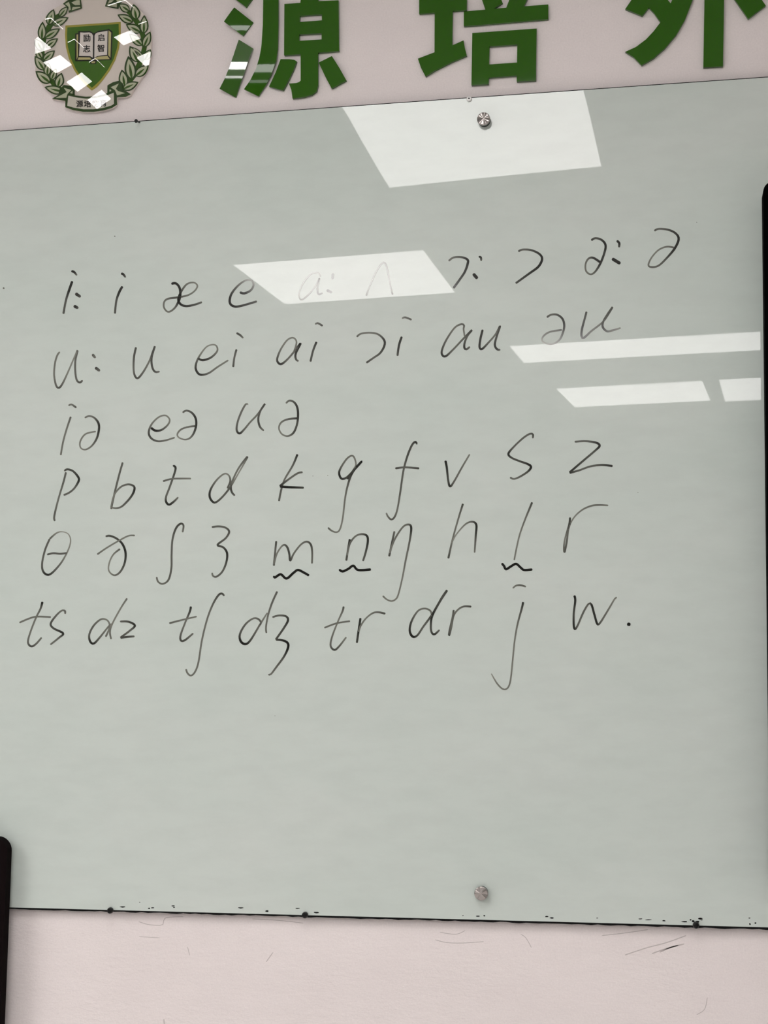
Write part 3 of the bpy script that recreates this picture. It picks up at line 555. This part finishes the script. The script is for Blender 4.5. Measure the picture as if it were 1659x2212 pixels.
layer('shield_field', [([(528, 328), (1140, 286), (1142, 400), (1122, 570), (1080, 705), (1010, 835), (930, 945), (865, 1010), (820, 1048), (775, 1005), (705, 935), (630, 825), (568, 690), (532, 550), (524, 420)], [])], M['e_green'], sh, 1.8)
bk = layer('open_book', [([(622, 400), (655, 398), (660, 370), (720, 374), (800, 370), (845, 398), (900, 368), (1008, 352), (1018, 343), (1067, 375), (1056, 716), (878, 724), (870, 762), (805, 764), (798, 728), (620, 732)], [])], M['e_black'], emblem, 2.4)
layer('page', [([(682, 386), (730, 390), (790, 386), (822, 402), (835, 425), (832, 690), (800, 670), (668, 668)], []), ([(853, 425), (866, 402), (890, 388), (1008, 368), (1003, 655), (940, 660), (880, 672), (850, 690)], [])], M['e_page'], bk, 3.0)
layer('page_edge', [([(638, 412), (657, 410), (655, 670), (638, 712)], []), ([(662, 684), (795, 686), (822, 712), (650, 715)], []), ([(1020, 362), (1052, 388), (1042, 690), (1016, 658)], []), ([(858, 692), (905, 675), (1008, 668), (1034, 706), (845, 713)], []), ([(814, 736), (862, 733), (858, 752), (818, 755)], [])], M['e_edge'], bk, 3.0)
bn = layer('ribbon_banner', [([(505, 1138), (560, 1128), (620, 1140), (750, 1155), (870, 1148), (985, 1120), (1010, 1110), (1090, 1082), (1117, 1100), (1122, 1250), (1060, 1290), (960, 1318), (840, 1335), (720, 1335), (600, 1315), (503, 1280)], [])], M['e_dark'], emblem, 3.2)
layer('banner_tail', [([(345, 1180), (425, 1130), (425, 1080), (485, 1015), (580, 1025), (617, 1080), (615, 1142), (510, 1150), (508, 1206)], [])], M['e_dark'], bn, 2.9); layer('banner_tail', [([(1005, 1112), (1006, 1020), (1070, 983), (1150, 962), (1195, 1000), (1180, 1060), (1287, 1125), (1225, 1156), (1115, 1162), (1100, 1090)], [])], M['e_dark'], bn, 2.9)
layer('banner_face', [([(540, 1143), (640, 1165), (750, 1178), (870, 1172), (990, 1145), (1082, 1108), (1086, 1240), (1050, 1262), (950, 1290), (840, 1304), (720, 1304), (610, 1287), (526, 1264)], [])], M['e_banner'], bn, 3.7)
for fold in [([(388, 1170), (460, 1132), (520, 1100), (485, 1048), (575, 1075), (530, 1120), (515, 1168)], []), ([(1045, 1042), (1142, 998), (1108, 1060), (1135, 1088), (1218, 1112), (1122, 1140), (1098, 1078)], []), ([(560, 1110), (592, 1080), (588, 1120)], []), ([(1030, 1095), (1034, 1062), (1055, 1085)], [])]: layer('banner_fold', [fold], M['e_pale'], bn, 3.7)

def lettering(text, spots, size, m, parent, lvl, rot, bold=0.0):
    full = bmesh.new(); sf = emb_y(0.0006 * lvl)
    for ch, (cx_, cy_) in zip(text, spots):
        cu = bpy.data.curves.new('glyph', 'FONT'); cu.body = ch; cu.resolution_u = 3; cu.offset = bold
        ob = bpy.data.objects.new('glyph', cu); me = bpy.data.meshes.new_from_object(ob)
        bpy.data.objects.remove(ob); bpy.data.curves.remove(cu)
        if not me.vertices: continue
        xs = [v.co.x for v in me.vertices]; ys = [v.co.y for v in me.vertices]
        mx, my = (min(xs) + max(xs)) / 2, (min(ys) + max(ys)) / 2; s = size / max(max(xs) - min(xs), max(ys) - min(ys))
        ca, sa = math.cos(rot), math.sin(rot)
        for v in me.vertices:
            x, y = (v.co.x - mx) * s, -(v.co.y - my) * s
            (px, py), = ezp([(cx_ + x * ca - y * sa, cy_ + x * sa + y * ca)])
            v.co = W(px, py, sf)
        full.from_mesh(me); bpy.data.meshes.remove(me)
    bmesh.ops.solidify(full, geom=full.faces[:], thickness=0.0001) if full.faces else None
    return link('lettering', full, m, parent)
lettering('励志启智', [(760, 455), (758, 582), (930, 448), (928, 575)], 88, M['e_black'], bk, 3.5, -0.05, 0.018)['label'] = 'four black characters on the pages'
lettering('源培教育', [(675, 1240), (768, 1240), (862, 1238), (958, 1230)], 86, M['e_black'], bn, 4.3, -0.04, 0.02)['label'] = 'four black characters on the banner'
def cover(name, off, tw, m, label):
    # flat clear sheet cut to the print; added normals steer where the lamps mirror
    sf = emb_y(off); cv = [(lambda p: (p.x, p.z))(W(x, y, sf)) for x, y in ezp(SIL)]
    bm = bmesh.new(); tri = geometry.tessellate_polygon([[Vector((p[0], p[1], 0)) for p in cv]]); vs = [bm.verts.new((p[0], 0, p[1])) for p in cv]
    for t in tri: bm.faces.new([vs[i] for i in t])
    for _ in range(8):
        es = [e for e in bm.edges if e.calc_length() > 0.006]
        if not es: break
        bmesh.ops.subdivide_edges(bm, edges=es, cuts=1); bmesh.ops.triangulate(bm, faces=[f for f in bm.faces if len(f.verts) > 3])
    for v in bm.verts: v.co.y = sf(v.co.x, v.co.z)
    finish(bm); o = link(name, bm, m, emblem, smooth=True); o['label'] = label
    h = 1e-4; me = o.data
    if sum(p.normal.y for p in me.polygons) > 0: me.flip_normals()
    at = me.attributes.new('steered_normal', 'FLOAT_VECTOR', 'POINT')
    for v in me.vertices:
        x, z = v.co.x, v.co.z; gx = (emb_g(x + h, z) - emb_g(x - h, z)) / (2 * h) + tw; gz = (emb_g(x, z + h) - emb_g(x, z - h)) / (2 * h)
        at.data[v.index].vector = Vector((gx, -1, gz)).normalized()
cover('clear_sheet', 0.0045, GHOST, M['clear_inner'], 'inner face of the clear sheet with a fainter second mirror image')
cover('clear_cover', 0.0060, 0.0, M['clear'], 'clear glossy acrylic sheet mirroring small ceiling lights')
# ------------------------------------------------------------------ screws and nail
def black_screw(px, py, label):
    c = W(px, py, -0.018); t = empty('support_screw', (c.x, 0, c.z)); tag(t, label, 'screw', 'black screws under the board')
    bm = bmesh.new(); c2 = Vector((c.x, 0, c.z))
    revolve(bm, [(0.0, -0.0225), (0.0022, -0.022), (0.0038, -0.0205), (0.0046, -0.018), (0.0046, -0.015), (0.0, -0.015)], c2, 24)
    h = link('screw_head', bm, M['dark_metal'], t)
    bm = bmesh.new(); box(bm, (c.x - 0.003, -0.0224, c.z - 0.0005), (c.x + 0.003, -0.0215, c.z + 0.0005)); box(bm, (c.x - 0.0005, -0.0224, c.z - 0.003), (c.x + 0.0005, -0.0215, c.z + 0.003)); finish(bm)
    link('cross_recess', bm, M['black'], h)
    bm = bmesh.new(); revolve(bm, [(0.0, -0.015), (0.0022, -0.015), (0.0022, -0.0002), (0.0, -0.0002)], c2, 16); link('screw_shank', bm, M['dark_metal'], t)
black_screw(237.5, 1967, 'leftmost of the black screws just under the bottom edge of the glass board')
black_screw(658.5, 1977, 'middle one of the black screws just under the bottom edge of the glass board')
black_screw(1503.5, 1999, 'rightmost of the black screws just under the bottom edge of the glass board')
def nail():
    a = W(308, 266.5, -0.001); b = W(294.5, 261.5, -0.026)
    t = empty('wall_nail', a); tag(t, 'thin dark nail sticking out above the top edge of the board, below the emblem', 'nail')
    d = (b - a).normalized(); q = d.to_track_quat('Z', 'Y').to_matrix()
    def cyl(r0, r1, s, e, n=16):
        bm = bmesh.new(); ra = []
        for r, o in ((r0, s), (r1, e)):
            ra.append([bm.verts.new(a + q @ Vector((r * math.cos(2 * math.pi * k / n), r * math.sin(2 * math.pi * k / n), o))) for k in range(n)])
        for k in range(n): bm.faces.new((ra[0][k], ra[0][(k + 1) % n], ra[1][(k + 1) % n], ra[1][k]))
        bm.faces.new(ra[0]); bm.faces.new(ra[1]); finish(bm); return bm
    L = (b - a).length
    link('nail_shank', cyl(0.0011, 0.0014, 0, L - 0.001), M['dark_metal'], t); link('nail_head', cyl(0.0024, 0.0029, L - 0.001, L + 0.001), M['dark_metal'], t)
nail()
def white_screw():
    c = W(1013.5, 214, -0.0165); t = empty('white_screw', (c.x, 0, c.z)); tag(t, 'small white screw at the top edge of the board, left above the upper bolt', 'screw')
    bm = bmesh.new(); revolve(bm, [(0.0, -0.0192), (0.003, -0.0190), (0.0039, -0.0178), (0.0039, -0.0158), (0.0016, -0.0157), (0.0016, -0.0002), (0.0, -0.0002)], Vector((c.x, 0, c.z)), 24); h = link('screw_cap', bm, M['white_plastic'], t)
    bm = bmesh.new(); box(bm, (c.x - 0.0013, -0.0195, c.z - 0.0006), (c.x + 0.0013, -0.0189, c.z + 0.0004)); box(bm, (c.x - 0.0005, -0.0195, c.z - 0.0009), (c.x + 0.0005, -0.0189, c.z + 0.0013)); finish(bm); link('cross_recess', bm, M['black'], t)
white_screw()

# scuffs on the wall under the board
def scuffs():
    bm = bmesh.new(); lay = bm.verts.layers.float.new('d')
    for s, wd in (('300,1991 320,1997 345,1999 352,1996', 1.6), ('352,1999 356,1984 372,1981 396,1980', 1.6), ('354,2201 355,2214', 2.6), ('575,2078 590,2057', 2.0), ('410,2064 405,2045', 1.6),
                  ('1350,2063 1395,2048 1440,2036 1482,2021', 2.2), ('1408,2060 1440,2049 1478,2039', 2.6), ('1425,2057 1450,2046 1465,2042', 2.6), ('1300,2021 1345,2016 1400,2008', 1.6), ('1148,2047 1136,2026 1125,2018', 1.4),
                  ('940,2030 965,2036 1000,2037 1045,2034', 1.5), ('950,2014 985,2018 1005,2010', 1.4), ('1505,2192 1522,2180 1528,2155', 1.6), ('300,2023 345,2026', 1.2), ('545,1985 600,1988 655,1994', 1.4)):
        ribbon(bm, lay, smooth_path(parse(s), 4), lambda p: wd, 0.0, 0.0, 0.00015)
    finish(bm); o = link('scuff_mark', bm, M['scuff'], wf); o['label'] = 'faint grey scuffs below the board'
scuffs()

# ------------------------------------------------------------------ black panels at the picture's sides
def rounded(pts_corner, r, n=8):
    """closed outline with rounded corners from [(x, z)]."""
    out = []; m = len(pts_corner)
    for i in range(m):
        p0, p1, p2 = (Vector(pts_corner[(i + k) % m]) for k in (-1, 0, 1))
        a = (p0 - p1).normalized(); b = (p2 - p1).normalized()
        ang = a.angle(b); t = r / math.tan(ang / 2); s, e = p1 + a * t, p1 + b * t
        c = p1 + (a + b).normalized() * (r / math.sin(ang / 2))
        v0, v1 = s - c, e - c; th = v0.angle_signed(v1)
        for k in range(n + 1):
            v = v0.copy(); v.rotate(Matrix.Rotation(-th * k / n, 2)); out.append(tuple(c + v))
    return out
def standing_panel(name, corners, r, y0, depth, m, label):
    cx_ = sum(p[0] for p in corners) / 4; zlo = min(p[1] for p in corners); zhi = max(p[1] for p in corners)
    t = empty(name, (cx_, y0 + depth / 2, 0)); tag(t, label, 'panel')
    link('housing', slab(rounded(corners, r), [], lambda x, z: y0, depth), m, t)
    inner = [(p[0] + (cx_ - p[0]) * 0.06, p[1] + ((zlo + zhi) / 2 - p[1]) * 0.06) for p in corners]
    link('front_sheet', slab(rounded(inner, r * 0.6), [], lambda x, z: y0 - 0.001, 0.0012), m, t)
    for sx in (-0.16, 0.12):
        bm = bmesh.new(); box(bm, (cx_ + sx, y0 + 0.004, 0.02), (cx_ + sx + 0.04, y0 + depth - 0.004, zlo + 0.002)); finish(bm); link('stand_post', bm, m, t)
    bm = bmesh.new(); box(bm, (cx_ - 0.20, y0 - 0.22, 0.0), (cx_ + 0.20, y0 + depth, 0.02)); finish(bm); link('stand_base', bm, m, t)
YR = -0.075
a, b, tp = W(1646, 470, YR + 0.04), W(1659.5, 1640, YR + 0.04), W(1662, 392.5, YR)
dxdz = (b.x - a.x) / (b.z - a.z); zt = tp.z; zb = 0.95
xl = lambda z: a.x + (z - a.z) * dxdz
standing_panel('black_panel', [(xl(zb), zb), (xl(zb) + 0.9, zb), (xl(zt) + 0.9, zt), (xl(zt), zt)], 0.0135, YR, 0.04, M['panel_black'], 'tall black panel with a rounded corner at the right edge, overlapping the glass board')
YL = -0.042; DL = 0.018
a2, b2, t2 = W(25, 1850, YL + DL), W(10.5, 2212, YL + DL), W(-6, 1806, YL + DL)
dx2 = (b2.x - a2.x) / (b2.z - a2.z); zt2 = t2.z; zb2 = 0.34
xr = lambda z: a2.x + (z - a2.z) * dx2
standing_panel('black_panel', [(xr(zb2) - 0.5, zb2), (xr(zb2), zb2), (xr(zt2), zt2), (xr(zt2) - 0.5, zt2)], 0.021, YL, DL, M['panel_brown'], 'brown black panel with a rounded top corner at the lower left edge')
